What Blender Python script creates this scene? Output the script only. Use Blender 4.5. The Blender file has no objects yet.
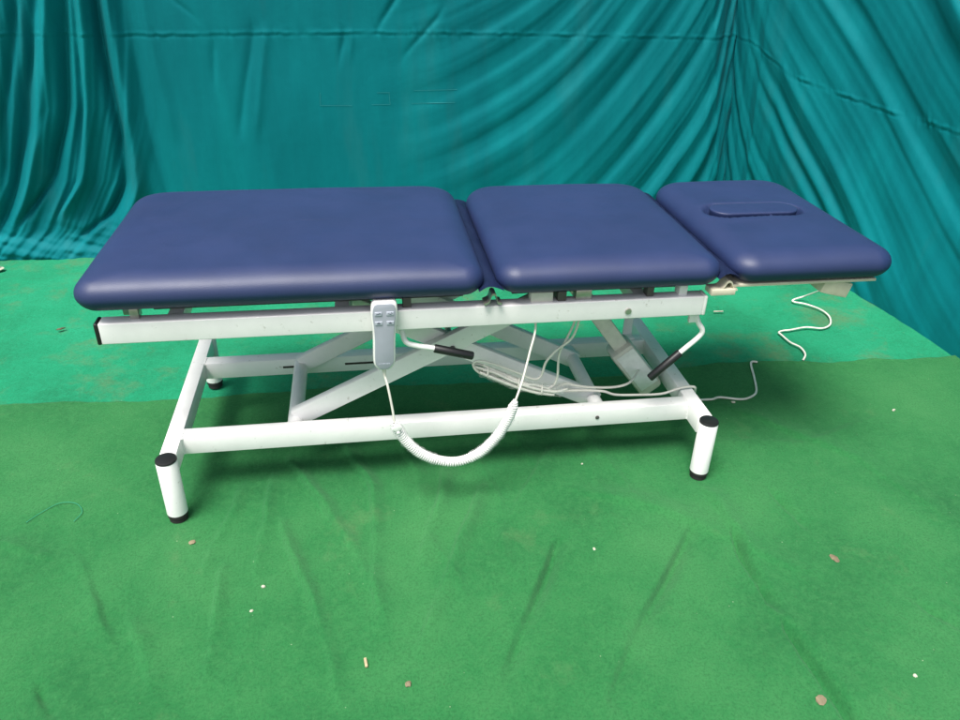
import bpy, bmesh, math, random
import numpy as np
from mathutils import Vector, Matrix

random.seed(4)
RNG = np.random.RandomState(7)
scene = bpy.context.scene
COL = scene.collection

# ------------------------------------------------------------------ helpers
def tag(o, label=None, cat=None, group=None, kind=None):
    if label: o['label'] = label
    if cat: o['category'] = cat
    if group: o['group'] = group
    if kind: o['kind'] = kind
    return o

def empty(name, loc, label, cat, group=None):
    o = bpy.data.objects.new(name, None)
    o.empty_display_size = .05
    COL.objects.link(o)
    o.location = loc
    return tag(o, label, cat, group)

def obj(name, bm, mats, parent=None, smooth=True, angle=40):
    """link a bmesh (world coordinates) as one mesh object"""
    me = bpy.data.meshes.new(name)
    bmesh.ops.recalc_face_normals(bm, faces=bm.faces[:])
    bm.to_mesh(me); bm.free()
    return link(name, me, mats, parent, smooth, angle)

def root_loc(p):
    v = Vector((0, 0, 0))
    while p is not None:
        v += p.location; p = p.parent
    return v

def link(name, me, mats, parent=None, smooth=True, angle=40):
    if not isinstance(mats, (list, tuple)): mats = [mats]
    for m in mats: me.materials.append(m)
    if smooth:
        me.polygons.foreach_set('use_smooth', [True]*len(me.polygons))
        if angle: me.set_sharp_from_angle(angle=math.radians(angle))
    o = bpy.data.objects.new(name, me)
    COL.objects.link(o)
    if parent is not None:
        o.parent = parent
        me.transform(Matrix.Translation(-root_loc(parent)))
    return o

def origin_base(o):
    """move the origin of a lone mesh object to its base centre"""
    me = o.data
    co = np.array([v.co[:] for v in me.vertices])
    c = Vector(((co[:,0].min()+co[:,0].max())/2, (co[:,1].min()+co[:,1].max())/2, co[:,2].min()))
    me.transform(Matrix.Translation(-c)); o.location = c
    return o

def add_box(bm, lo, hi, bev=.003, seg=2, rot=None, mat=0):
    lo, hi = Vector(lo), Vector(hi)
    c = (lo+hi)/2; s = hi-lo
    M = Matrix.Translation(c)
    if rot is not None: M = M @ rot
    M = M @ Matrix.Diagonal((s.x, s.y, s.z, 1))
    g = bmesh.ops.create_cube(bm, size=1, matrix=M)
    vs = set(g['verts'])
    fs = [f for f in bm.faces if all(v in vs for v in f.verts)]
    for f in fs: f.material_index = mat
    if bev > 0:
        es = list({e for v in vs for e in v.link_edges})
        bmesh.ops.bevel(bm, geom=es, offset=bev, segments=seg, profile=.5, affect='EDGES', clamp_overlap=True)

def smooth_path(pts, n=8):
    P = [Vector(p) for p in pts]
    if len(P) < 3: return P
    out = []
    for i in range(len(P)-1):
        p0 = P[i-1] if i else P[0]*2-P[1]
        p1, p2 = P[i], P[i+1]
        p3 = P[i+2] if i+2 < len(P) else P[-1]*2-P[-2]
        for k in range(n):
            t = k/n
            out.append(.5*((2*p1)+(-p0+p2)*t+(2*p0-5*p1+4*p2-p3)*t*t+(-p0+3*p1-3*p2+p3)*t*t*t))
    out.append(P[-1])
    return out

def frames(P):
    T = []
    for i in range(len(P)):
        a = P[max(i-1, 0)]; b = P[min(i+1, len(P)-1)]
        T.append((b-a).normalized())
    n = T[0].orthogonal().normalized()
    F = []
    for i, t in enumerate(T):
        n = (n-t*n.dot(t))
        n = n.normalized() if n.length > 1e-6 else t.orthogonal().normalized()
        F.append((n, t.cross(n)))
    return F

def add_tube(bm, P, r, sides=10, cap=True, mat=0):
    P = [Vector(p) for p in P]
    rr = r if isinstance(r, (list, tuple)) else [r]*len(P)
    F = frames(P); rings = []
    for p, (n, b), q in zip(P, F, rr):
        rings.append([bm.verts.new(p+(n*math.cos(a)+b*math.sin(a))*q) for a in [2*math.pi*k/sides for k in range(sides)]])
    for A, B in zip(rings, rings[1:]):
        for k in range(sides):
            f = bm.faces.new((A[k], A[(k+1) % sides], B[(k+1) % sides], B[k])); f.material_index = mat
    if cap:
        f = bm.faces.new(rings[0][::-1]); f.material_index = mat
        f = bm.faces.new(rings[-1]); f.material_index = mat

def add_lathe(bm, c, prof, sides=32, mat=0, axis='z'):
    """prof: list of (radius, height) - closed with end caps when radius is 0"""
    c = Vector(c); rings = []
    for r, h in prof:
        ring = []
        for k in range(sides):
            a = 2*math.pi*k/sides
            v = Vector((r*math.cos(a), r*math.sin(a), h))
            if axis == 'y': v = Vector((v.x, v.z, v.y))
            if axis == 'x': v = Vector((v.z, v.x, v.y))
            ring.append(bm.verts.new(c+v))
        rings.append(ring)
    for A, B in zip(rings, rings[1:]):
        for k in range(sides):
            f = bm.faces.new((A[k], A[(k+1) % sides], B[(k+1) % sides], B[k])); f.material_index = mat
    f = bm.faces.new(rings[0][::-1]); f.material_index = mat
    f = bm.faces.new(rings[-1]); f.material_index = mat

def add_bar(bm, a, b, w, h, bev=.003, up=Vector((0, 0, 1))):
    """rectangular bar from a to b; w along the sideways axis, h along the up-ish axis"""
    a, b = Vector(a), Vector(b)
    d = (b-a); L = d.length; d.normalize()
    side = d.cross(up).normalized(); u = side.cross(d)
    M = Matrix(((d.x, side.x, u.x, 0), (d.y, side.y, u.y, 0), (d.z, side.z, u.z, 0), (0, 0, 0, 1)))
    add_box(bm, (a+b)/2-Vector((L, w, h))/2, (a+b)/2+Vector((L, w, h))/2, bev, 2, rot=M)

def grid_mesh(name, X, Y, Z):
    """X,Y,Z arrays (r,c) -> mesh, fast"""
    r, c = X.shape
    me = bpy.data.meshes.new(name)
    co = np.stack([X, Y, Z], -1).reshape(-1, 3).astype(np.float32)
    i = np.arange(r*c).reshape(r, c)
    q = np.stack([i[:-1, :-1], i[:-1, 1:], i[1:, 1:], i[1:, :-1]], -1).reshape(-1, 4)
    me.vertices.add(len(co)); me.vertices.foreach_set('co', co.ravel())
    me.loops.add(q.size); me.loops.foreach_set('vertex_index', q.ravel().astype(np.int32))
    me.polygons.add(len(q))
    me.polygons.foreach_set('loop_start', np.arange(0, q.size, 4, dtype=np.int32))
    me.update(calc_edges=True); me.validate()
    return me

def vnoise1(x, seed):
    t = np.random.RandomState(seed).uniform(-1, 1, 4096)
    i = np.floor(x).astype(int); f = x-i; f = f*f*(3-2*f)
    return t[i % 4096]*(1-f)+t[(i+1) % 4096]*f

def vnoise2(x, y, seed):
    t = np.random.RandomState(seed).uniform(-1, 1, (256, 256))
    i = np.floor(x).astype(int); j = np.floor(y).astype(int)
    f = x-i; g = y-j; f = f*f*f*(f*(f*6-15)+10); g = g*g*g*(g*(g*6-15)+10)
    i %= 256; j %= 256; i1 = (i+1) % 256; j1 = (j+1) % 256
    return (t[i, j]*(1-f)+t[i1, j]*f)*(1-g)+(t[i, j1]*(1-f)+t[i1, j1]*f)*g

def fbm2(x, y, seed, o=4):
    s = 0; a = 1; n = 0
    for k in range(o):
        s = s+a*vnoise2(x*2**k+17.3*k, y*2**k-9.1*k, seed+k); n += a; a *= .5
    return s/n

def sst(a, b, x):
    t = np.clip((x-a)/(b-a), 0, 1)
    return t*t*(3-2*t)

# ------------------------------------------------------------------ materials
def new_mat(name):
    m = bpy.data.materials.new(name); m.use_nodes = True
    nt = m.node_tree
    return m, nt, nt.nodes['Principled BSDF']

def N(nt, t, **kw):
    n = nt.nodes.new(t)
    for k, v in kw.items():
        if k in n.inputs: n.inputs[k].default_value = v
        else: setattr(n, k, v)
    return n

def noise(nt, scale, detail=4, rough=.55, vec=None):
    n = N(nt, 'ShaderNodeTexNoise', Scale=scale, Detail=detail, Roughness=rough)
    if vec is not None: nt.links.new(vec, n.inputs['Vector'])
    return n

def ramp(nt, fac, stops):
    r = nt.nodes.new('ShaderNodeValToRGB')
    el = r.color_ramp.elements
    el[0].position, el[0].color = stops[0][0], (*stops[0][1], 1)
    el[1].position, el[1].color = stops[-1][0], (*stops[-1][1], 1)
    for p, c in stops[1:-1]:
        e = el.new(p); e.color = (*c, 1)
    nt.links.new(fac, r.inputs[0])
    return r

def mix(nt, fac, a, b):
    m = nt.nodes.new('ShaderNodeMix'); m.data_type = 'RGBA'
    for s, v in ((0, fac), (6, a), (7, b)):
        if hasattr(v, 'links'): nt.links.new(v, m.inputs[s])
        else: m.inputs[s].default_value = v if s == 0 else (*v, 1)
    return m.outputs[2]

def geo_pos(nt):
    return nt.nodes.new('ShaderNodeNewGeometry').outputs['Position']

def bump(nt, h, strength, dist, bs):
    b = N(nt, 'ShaderNodeBump', Strength=strength, Distance=dist)
    nt.links.new(h, b.inputs['Height']); nt.links.new(b.outputs[0], bs.inputs['Normal'])
    return b

def simple(name, col, rough=.4, metal=0, var=.12, spec=.5, scale=30, bumpy=0, coat=0):
    m, nt, bs = new_mat(name)
    n = noise(nt, scale, 5, .6, geo_pos(nt))
    c0 = [c*(1-var) for c in col]; c1 = [min(1, c*(1+var*.6)) for c in col]
    r = ramp(nt, n.outputs[0], [(.3, c0), (.65, c1)])
    nt.links.new(r.outputs[0], bs.inputs['Base Color'])
    rr = N(nt, 'ShaderNodeMapRange'); rr.inputs[3].default_value = rough*.8; rr.inputs[4].default_value = min(1, rough*1.25)
    nt.links.new(n.outputs[0], rr.inputs[0]); nt.links.new(rr.outputs[0], bs.inputs['Roughness'])
    bs.inputs['Metallic'].default_value = metal
    bs.inputs['Specular IOR Level'].default_value = spec
    bs.inputs['Coat Weight'].default_value = coat
    if bumpy:
        n2 = noise(nt, 900, 2, .5, geo_pos(nt)); bump(nt, n2.outputs[0], bumpy, .0006, bs)
    return m

def white_paint():
    m, nt, bs = new_mat('white_powder_coat')
    p = geo_pos(nt)
    n = noise(nt, 9, 6, .65, p)
    r = ramp(nt, n.outputs[0], [(.25, (.79, .778, .77)), (.6, (.87, .858, .85))])
    # a few small scuffs
    n2 = noise(nt, 46, 6, .7, p)
    s = ramp(nt, n2.outputs[0], [(.63, (0, 0, 0)), (.70, (.8, .8, .8))])
    c = mix(nt, s.outputs[0], r.outputs[0], (.52, .50, .46))
    nt.links.new(c, bs.inputs['Base Color'])
    bs.inputs['Roughness'].default_value = .32
    n3 = noise(nt, 700, 2, .5, p); bump(nt, n3.outputs[0], .12, .0008, bs)
    return m

def vinyl():
    m, nt, bs = new_mat('navy_vinyl')
    p = geo_pos(nt)
    n = noise(nt, 5, 4, .6, p)
    r = ramp(nt, n.outputs[0], [(.3, (.0135, .025, .084)), (.7, (.0175, .031, .102))])
    nt.links.new(r.outputs[0], bs.inputs['Base Color'])
    bs.inputs['Roughness'].default_value = .40
    bs.inputs['Specular IOR Level'].default_value = .55
    rr = N(nt, 'ShaderNodeMapRange'); rr.inputs[3].default_value = .44; rr.inputs[4].default_value = .57
    n4 = noise(nt, 14, 5, .6, p)
    nt.links.new(n4.outputs[0], rr.inputs[0]); nt.links.new(rr.outputs[0], bs.inputs['Roughness'])
    # leather grain and faint waves in the padding
    v = N(nt, 'ShaderNodeTexVoronoi', Scale=420.0); nt.links.new(p, v.inputs['Vector'])
    n2 = noise(nt, 260, 3, .6, p)
    a = N(nt, 'ShaderNodeMath', operation='ADD'); nt.links.new(v.outputs[0], a.inputs[0]); nt.links.new(n2.outputs[0], a.inputs[1])
    b1 = N(nt, 'ShaderNodeBump', Strength=.16, Distance=.0010); nt.links.new(a.outputs[0], b1.inputs['Height'])
    n3 = noise(nt, 7, 2, .5, p)
    b2 = N(nt, 'ShaderNodeBump', Strength=.25, Distance=.006); nt.links.new(n3.outputs[0], b2.inputs['Height'])
    nt.links.new(b2.outputs[0], b1.inputs['Normal']); nt.links.new(b1.outputs[0], bs.inputs['Normal'])
    return m

def carpet_mat(name, base, lite, dark, dirt, dirt_lo, dirt_hi, dscale):
    m, nt, bs = new_mat(name)
    p = geo_pos(nt)
    n1 = noise(nt, 2.3, 5, .6, p)
    c = ramp(nt, n1.outputs[0], [(.3, dark), (.5, base), (.7, lite)]).outputs[0]
    # matted fibres: short streaky blotches
    n2 = noise(nt, 55, 7, .78, p)
    c = mix(nt, ramp(nt, n2.outputs[0], [(.44, (0, 0, 0)), (.64, (.5, .5, .5))]).outputs[0], c, lite)
    n3 = noise(nt, 170, 6, .8, p)
    c = mix(nt, ramp(nt, n3.outputs[0], [(.36, (.5, .5, .5)), (.54, (0, 0, 0))]).outputs[0], c, [q*.55 for q in dark])
    # dust and dirt worn into it
    n4 = noise(nt, dscale, 6, .68, p)
    d = ramp(nt, n4.outputs[0], [(dirt_lo, (0, 0, 0)), (dirt_hi, (.75, .75, .75))]).outputs[0]
    n6 = noise(nt, 90, 4, .6, p)
    d2 = N(nt, 'ShaderNodeMath', operation='MULTIPLY'); nt.links.new(d, d2.inputs[0]); nt.links.new(n6.outputs[0], d2.inputs[1])
    c = mix(nt, d2.outputs[0], c, dirt)
    # tiny pale specks of lint
    n5 = N(nt, 'ShaderNodeTexVoronoi', Scale=34.0); nt.links.new(p, n5.inputs['Vector'])
    s = ramp(nt, n5.outputs['Distance'], [(.035, (.6, .6, .6)), (.06, (0, 0, 0))]).outputs[0]
    n7 = noise(nt, 6, 2, .5, p)
    k = ramp(nt, n7.outputs[0], [(.56, (0, 0, 0)), (.62, (1, 1, 1))]).outputs[0]
    s2 = N(nt, 'ShaderNodeMath', operation='MULTIPLY'); nt.links.new(s, s2.inputs[0]); nt.links.new(k, s2.inputs[1])
    c = mix(nt, s2.outputs[0], c, (.35, .42, .28))
    n8 = N(nt, 'ShaderNodeTexVoronoi', Scale=52.0); nt.links.new(p, n8.inputs['Vector'])
    g8 = ramp(nt, n8.outputs['Distance'], [(.04, (.7, .7, .7)), (.075, (0, 0, 0))]).outputs[0]
    n9 = noise(nt, 4, 3, .6, p)
    k9 = ramp(nt, n9.outputs[0], [(.50, (0, 0, 0)), (.60, (1, 1, 1))]).outputs[0]
    s9 = N(nt, 'ShaderNodeMath', operation='MULTIPLY'); nt.links.new(g8, s9.inputs[0]); nt.links.new(k9, s9.inputs[1])
    c = mix(nt, s9.outputs[0], c, (.05, .045, .025))
    nt.links.new(c, bs.inputs['Base Color'])
    bs.inputs['Roughness'].default_value = .95
    bs.inputs['Specular IOR Level'].default_value = .12
    bs.inputs['Sheen Weight'].default_value = .12
    bs.inputs['Sheen Roughness'].default_value = .6
    bs.inputs['Sheen Tint'].default_value = (.5, .9, .6, 1)
    h = N(nt, 'ShaderNodeMath', operation='ADD'); nt.links.new(n2.outputs[0], h.inputs[0]); nt.links.new(n3.outputs[0], h.inputs[1])
    bump(nt, h.outputs[0], .55, .004, bs)
    return m

def cloth_mat():
    m, nt, bs = new_mat('teal_satin_cloth')
    p = geo_pos(nt)
    mp = N(nt, 'ShaderNodeMapping'); mp.inputs['Scale'].default_value = (3.2, 3.2, .55)
    nt.links.new(p, mp.inputs['Vector'])
    n1 = noise(nt, 1.6, 5, .6, mp.outputs[0])
    c = ramp(nt, n1.outputs[0], [(.32, (.0006, .136, .160)), (.55, (.0008, .168, .192)), (.75, (.0015, .200, .222))]).outputs[0]
    n2 = noise(nt, 2.2, 3, .6, mp.outputs[0])
    c = mix(nt, ramp(nt, n2.outputs[0], [(.58, (0, 0, 0)), (.75, (.12, .12, .12))]).outputs[0], c, (.060, .165, .165))
    nt.links.new(c, bs.inputs['Base Color'])
    bs.inputs['Roughness'].default_value = .66
    bs.inputs['Specular IOR Level'].default_value = .11
    bs.inputs['Sheen Weight'].default_value = .03
    bs.inputs['Sheen Tint'].default_value = (.3, .9, .9, 1)
    w = noise(nt, 900, 2, .5, p)
    w2 = noise(nt, 26, 4, .6, p)
    a = N(nt, 'ShaderNodeMath', operation='MULTIPLY_ADD'); a.inputs[1].default_value = 3.0
    nt.links.new(w2.outputs[0], a.inputs[0]); nt.links.new(w.outputs[0], a.inputs[2])
    bump(nt, a.outputs[0], .18, .0022, bs)
    return m

M = dict(
    white=white_paint(), vinyl=vinyl(), cloth=cloth_mat(),
    black=simple('black_plastic', (.012, .012, .013), .38, bumpy=.05),
    rubber=simple('black_rubber', (.015, .014, .014), .7),
    grip=simple('black_grip', (.010, .010, .012), .42, bumpy=.25),
    beige=simple('cream_enamel', (.62, .58, .45), .38),
    motor=simple('cream_plastic', (.66, .63, .57), .45),
    ivory=simple('white_plastic', (.80, .80, .78), .38),
    pad=simple('grey_keypad', (.34, .36, .42), .45, var=.04),
    key=simple('grey_key', (.42, .45, .52), .4, var=.04),
    ink=simple('dark_ink', (.10, .11, .15), .6),
    wire=simple('off_white_cable', (.72, .70, .63), .42),
    coil=simple('white_coil', (.82, .82, .80), .38),
    steel=simple('zinc_steel', (.50, .48, .44), .35, metal=.85, var=.25),
    dark=simple('dark_steel', (.10, .095, .09), .5, metal=.4),
    board=simple('dark_board', (.055, .042, .032), .8),
    slot_shade=simple('slot_shadow_steel', (.03, .026, .022), .7),  # near-black colour stands in for the shade inside the rail slots
    ply=simple('pale_wood', (.50, .40, .24), .8, var=.3),
    chip=simple('plaster_chip', (.48, .47, .38), .85, var=.2),
    leaf=simple('dry_leaf', (.10, .085, .045), .8, var=.3),
    stone=simple('brown_stone', (.22, .18, .11), .9, var=.4),
    thread=simple('green_thread', (.02, .26, .15), .7),
    tape=simple('faded_tape', (.009, .205, .222), .6),
    earth=simple('packed_earth', (.16, .12, .085), .95, var=.4, scale=3, bumpy=.2),
    front=carpet_mat('green_felt_carpet', (.021, .155, .044), (.042, .192, .060), (.011, .110, .031), (.15, .22, .10), .60, .78, 3.2),
    back=carpet_mat('mint_felt_carpet', (.005, .225, .105), (.012, .28, .140), (.004, .150, .066), (.13, .14, .06), .52, .66, 3.6),
)
def plastic_film():
    m, nt, bs = new_mat('clear_plastic_film')
    n = noise(nt, 60, 4, .6, geo_pos(nt))
    bs.inputs['Base Color'].default_value = (.85, .87, .87, 1)
    bs.inputs['Roughness'].default_value = .15
    r = ramp(nt, n.outputs[0], [(.4, (.06, .06, .06)), (.7, (.30, .30, .30))])
    nt.links.new(r.outputs[0], bs.inputs['Alpha'])
    bump(nt, n.outputs[0], .6, .004, bs)
    return m
M['film'] = plastic_film()

# ------------------------------------------------------------------ ground and carpets
bm = bmesh.new()
bmesh.ops.create_grid(bm, x_segments=8, y_segments=8, size=40)
for v in bm.verts: v.co.z = -.03
tag(obj('ground', bm, M['earth'], smooth=False), kind='structure')

def axis_pts(segs):
    out = []
    for a, b, st in segs:
        n = max(1, int(round((b-a)/st)))
        out += list(np.linspace(a, b, n, endpoint=False))
    out.append(segs[-1][1])
    return np.array(out)

def poly_dist(X, Y, pl):
    D = np.full(X.shape, 9.); S = np.zeros(X.shape); T = np.zeros(X.shape); L = 0
    tot = sum(math.dist(a, b) for a, b in zip(pl, pl[1:]))
    for a, b in zip(pl, pl[1:]):
        ax, ay = a; dx, dy = b[0]-a[0], b[1]-a[1]; l = math.hypot(dx, dy)
        t = np.clip(((X-ax)*dx+(Y-ay)*dy)/(l*l), 0, 1)
        d = np.hypot(X-ax-t*dx, Y-ay-t*dy)
        s = np.sign((X-ax)*dy-(Y-ay)*dx)
        m = d < D
        D = np.where(m, d, D); S = np.where(m, s, S); T = np.where(m, (L+t*l)/tot, T)
        L += l
    return D, S, T

EDGE = [(-3.5, .62), (-1.4, .60), (-.645, .607), (-.466, .598), (-.344, .583), (-.161, .574), (-.039, .577), (.371, .591), (.767, .571), (1.1, .560), (1.426, .555),
        (1.66, .591), (1.743, .61), (1.891, .60), (2.037, .584), (2.139, .558), (2.303, .569), (2.41, .55), (2.617, .556), (2.9, .56)]
CREASES = [  # ground polyline, height, width, one-sided sharpness
    ([(.258, .192), (.355, .008), (.455, -.222), (.50, -.38)], .010, .016), ([(.42, .258), (.487, .054), (.488, -.104), (.489, -.408)], .010, .016),
    ([(.699, .115), (.642, -.086), (.598, -.241)], .012, .018), ([(.784, .017), (.686, -.218), (.578, -.487)], .011, .016),
    ([(.216, .13), (.215, -.224)], .007, .014), ([(.256, -.057), (.317, -.269), (.378, -.447), (.41, -.6)], .009, .014),
    ([(.139, -.198), (.14, -.503)], .006, .014), ([(.14, .097), (.086, -.223)], .006, .014),
    ([(1.393, -.238), (1.386, -.366), (1.382, -.474)], -.022, .012), ([(1.381, -.54), (1.386, -.682), (1.403, -.80), (1.43, -1.0)], -.020, .012),
    ([(1.387, -.03), (1.405, -.16), (1.393, -.27), (1.383, -.42), (1.381, -.6)], .007, .024),
    ([(1.572, -.102), (1.596, -.245)], -.006, .012), ([(1.297, -.207), (1.047, -.51), (.945, -.658)], -.011, .015),
    ([(.938, -.216), (.833, -.411), (.746, -.572)], -.011, .015), ([(1.051, -.037), (1.234, -.122), (1.402, -.275), (1.51, -.375)], .007, .030),
    ([(1.724, -.528), (1.776, -.592)], -.005, .012), ([(-.411, -.044), (-.276, -.112)], .006, .016),
    ([(-.075, -.374), (-.148, -.253), (-.218, -.119)], .006, .018), ([(-.046, -.324), (.04, -.535)], .006, .018),
    ([(-.18, -.483), (-.13, -.554)], -.005, .012), ([(1.016, .171), (.884, -.037), (.768, -.246)], .007, .018),
    ([(.57, .33), (.62, .1), (.60, -.05)], .008, .018), ([(.9, .35), (.95, .1)], .006, .018), ([(1.15, .3), (1.10, .02)], .006, .02),
    ([(1.65, .30), (1.9, .02), (2.0, -.25)], .005, .030), ([(2.05, .2), (1.8, .1), (1.5, .15)], .004, .03),
]
xs = axis_pts([(-3.5, -.9, .06), (-.9, 2.3, .0055), (2.3, 2.9, .02)])
ts = axis_pts([(0, .62, .008), (.62, 1.42, .0055), (1.42, 3.4, .06)])   # distance in front of the rear edge
ex = np.array([p[0] for p in EDGE]); ey = np.array([p[1] for p in EDGE])
edge_y = np.interp(xs, ex, ey)+.006*vnoise1(xs*9, 3)+.0025*vnoise1(xs*40, 5)
X, T = np.meshgrid(xs, ts)
Y = edge_y[None, :]-T
near = ((X > -.95) & (X < 2.4) & (Y > -.95))
Z = .0035+.0035*(fbm2(X*2.2, Y*2.2, 11, 4)+.6)+.0016*fbm2(X*11, Y*11, 21, 4)+.0005*fbm2(X*55, Y*55, 37, 2)
warp = .012*fbm2(X*6, Y*6, 61, 3)
rd = np.clip(1-5*np.abs(fbm2(X*4.2+.8*Y, Y*1.5, 65, 3)), 0, 1)**2          # faint long wrinkles along the carpet
Z += .0042*rd*np.clip(.3+2*fbm2(X*1.3, Y*1.3, 66, 2), 0, 1)*sst(.35, .1, Y)
for pl, h, w in CREASES:
    D, S, Tt = poly_dist(X+warp, Y+warp*.7, pl)
    env = np.clip(np.sin(np.pi*np.clip(.06+.9*Tt, 0, 1)), 0, 1)**.6
    sd = D*S
    ww = np.where(sd > 0, w*.40, w*1.5)
    amp = (h*np.where(h < 0, 2.5, 1.9))*env*(.75+.4*vnoise1(Tt*7, 8))
    Z += np.where(D < .2, amp*np.exp(-(sd/ww)**2), 0)
Z += .004*np.exp(-(T/.012)**2)*(.5+.5*vnoise1(X*7, 9))      # rear edge curls up a little in places
Z = np.maximum(Z, np.where(Y > .35, .0015, -.02))
# the carpet is pressed flat where the feet stand
for fx, fy in ((0, 0), (1.404, 0), (0, .645), (1.404, .645)):
    k = sst(.10, .028, np.hypot(X-fx, Y-fy)); Z = Z*(1-k)+.002*k
Z[0, :] = -.004
o = link('carpet', grid_mesh('carpet', X, Y, Z), M['front'], angle=0)
tag(o, 'dark green felt carpet creased in front of and under the couch', 'carpet')

xs = axis_pts([(-3.5, -1.2, .06), (-1.2, 2.75, .010), (2.75, 3.2, .05)])
ys = axis_pts([(.42, 1.95, .010), (1.95, 2.3, .05)])
X, Y = np.meshgrid(xs, ys)
Z = -.004+.0035*fbm2(X*3, Y*3, 71, 4)+.0022*fbm2(X*10, Y*14, 81, 4)
rid = 1-np.abs(fbm2(X*3.1+.5, Y*4.1, 91, 3))*4
Z += .004*np.clip(rid, 0, 1)**2*sst(-.1, .5, fbm2(X*1.2, Y*1.2, 95, 2))
Z = np.minimum(Z, .0+.004*sst(.60, .8, Y)+.0005)
for fx, fy in ((0, .645), (1.404, .645)):
    k = sst(.10, .028, np.hypot(X-fx, Y-fy)); Z = Z*(1-k)-.003*k
Z = np.where(Y < .64, np.minimum(Z, -.0035), Z)
o = link('carpet', grid_mesh('carpet', X, Y, Z), M['back'], angle=0)
tag(o, 'brighter mint green felt carpet, dirt stained, along the teal curtains', 'carpet')

# ------------------------------------------------------------------ curtains
HT = 2.15
def ridged(n, k=1.6):
    return 1-2*np.clip(np.abs(n), 0, 1)**.8

def seam_bits(Z, s, zs, seed):
    """stitched seam across the cloth: a lip, a groove and short gathers above and below"""
    dz = Z-zs
    dz = dz+.0025*vnoise1(s*38, seed+7)
    k = .55+.45*vnoise1(s*21, seed+5)
    lip = .0030*k*np.exp(-((dz-.005)/.005)**2)-.0026*k*np.exp(-((dz+.005)/.0045)**2)
    g = vnoise1((s+.35*dz)*70, seed)*.6+vnoise1((s+.35*dz)*125, seed+1)*.4
    st = .4+.6*np.clip(.4+vnoise1(s*6, seed+9), 0, 1)
    gather = .0048*g*st*np.exp(-(np.abs(dz)/.017))
    return lip+gather

def fan(s, z, apx, apz, freq, seed):
    dx = s-apx; dz = apz-z
    r = np.hypot(dx, dz); ph = np.arctan2(dx, dz)
    ph = ph+.018*vnoise2(s*2.1, z*2.1, seed+40)
    a = vnoise1(ph*freq, seed); b = vnoise1(ph*freq*2.3+5, seed+1); c = vnoise1(ph*freq*5.1+9, seed+2)
    return r, ph, a, b, c

# back wall: x from -3 to the corner at about 2.3
xs = axis_pts([(-3.0, -1.25, .02), (-1.25, 2.36, .0058)])
zs = axis_pts([(-.004, 1.12, .0062), (1.12, HT, .03)])
X, Z = np.meshgrid(xs, zs)
d = np.zeros(X.shape)                                # towards the viewer
d += .012*fbm2(X*1.3, Z*.9, 101, 3)+.002*fbm2(X*7, Z*3, 111, 3)
# vertical gather at the left
pls = [([(-.66, 2.2), (-.70, 1.045), (-.765, .831), (-.845, .562), (-.976, .272), (-1.10, .06)], -.040, .022),
       ([(-.55, 2.2), (-.585, 1.047), (-.619, .905), (-.674, .64), (-.802, .332), (-1.009, .116)], -.042, .020),
       ([(-.44, 2.2), (-.470, 1.048), (-.487, .869), (-.484, .517), (-.519, .304), (-.617, .149), (-.775, .071)], -.050, .020),
       ([(-.73, 2.2), (-.763, 1.045), (-.838, .831), (-.907, .642), (-1.0, .3)], -.030, .018),
       ([(-.62, 2.2), (-.639, 1.046), (-.694, .868), (-.777, .562), (-.909, .27), (-1.0, .1)], .034, .026),
       ([(-.50, 2.2), (-.52, 1.045), (-.548, .86), (-.585, .6), (-.66, .351), (-.82, .156)], .040, .030),
       ([(-.53, 1.3), (-.566, .977), (-.597, .679), (-.686, .351), (-.837, .156)], -.022, .012),
       ([(-.40, 2.2), (-.42, 1.04), (-.425, .75), (-.43, .5), (-.455, .28), (-.56, .1)], .040, .034),
       ([(-.36, 1.4), (-.37, .8), (-.36, .45), (-.33, .15)], -.012, .022),
       ([(-.85, 2.2), (-.88, 1.0), (-.96, .6), (-1.12, .2)], .030, .03), ([(-.95, 2.2), (-1.0, 1.0), (-1.08, .5), (-1.2, .15)], -.030, .025),
       ([(-.30, 1.2), (-.29, .9), (-.27, .5)], .006, .03), ([(.11, .95), (.061, .754), (.0, .5)], -.007, .018), ([(.16, .93), (.12, .75), (.07, .5)], .006, .02),
       ([(.478, .917), (.444, .80)], -.008, .012), ([(.51, .915), (.49, .82)], .006, .014), ([(-.203, 1.051), (-.083, .98)], -.008, .012),
       ([(.72, 1.10), (.60, .93)], -.009, .014), ([(.90, 1.02), (.70, .82)], -.006, .016), ([(-.05, .90), (-.08, .7)], -.005, .014)]
for pl, h, w in pls:
    pz = np.array([p[1] for p in pl])[::-1]; px = np.array([p[0] for p in pl])[::-1]
    zf = np.linspace(-.6, 2.8, 681); xf = np.interp(zf, pz, px, left=None, right=None)
    kr = np.hanning(37); kr /= kr.sum(); xf = np.convolve(np.pad(xf, 18, mode='edge'), kr, mode='valid')
    xl = np.interp(Z, zf, xf)+.004*vnoise1(Z*7, int(abs(h*1e4)))
    e = sst(pz[0]-.04, pz[0]+.12, Z)*(1-sst(pz[-1]-.05, pz[-1]+.05, Z)*(pz[-1] < 2))
    q = (X-xl)/w
    d += h*e*np.exp(-np.abs(q)**1.6)
# more folds further left, out of the picture
zf = np.linspace(-.6, 2.8, 681)
wx = np.interp(Z, [0, .116, .332, .64, .905, 1.2, 2.2], [-.42, -.30, -.17, -.06, -.01, .02, .05])
gm = sst(-.25, -.5, X-.5*wx)
d += gm*(.008*vnoise1((X-wx)*42, 137)+.003*vnoise1((X-wx)*95, 138))
d += (1-gm)*.0045*vnoise1(X*8.5+.5*Z, 136)*sst(1.2, .6, X)
lf = sst(-1.0, -1.4, X); d += lf*.03*vnoise1(X*11+.6*Z, 133)
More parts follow.
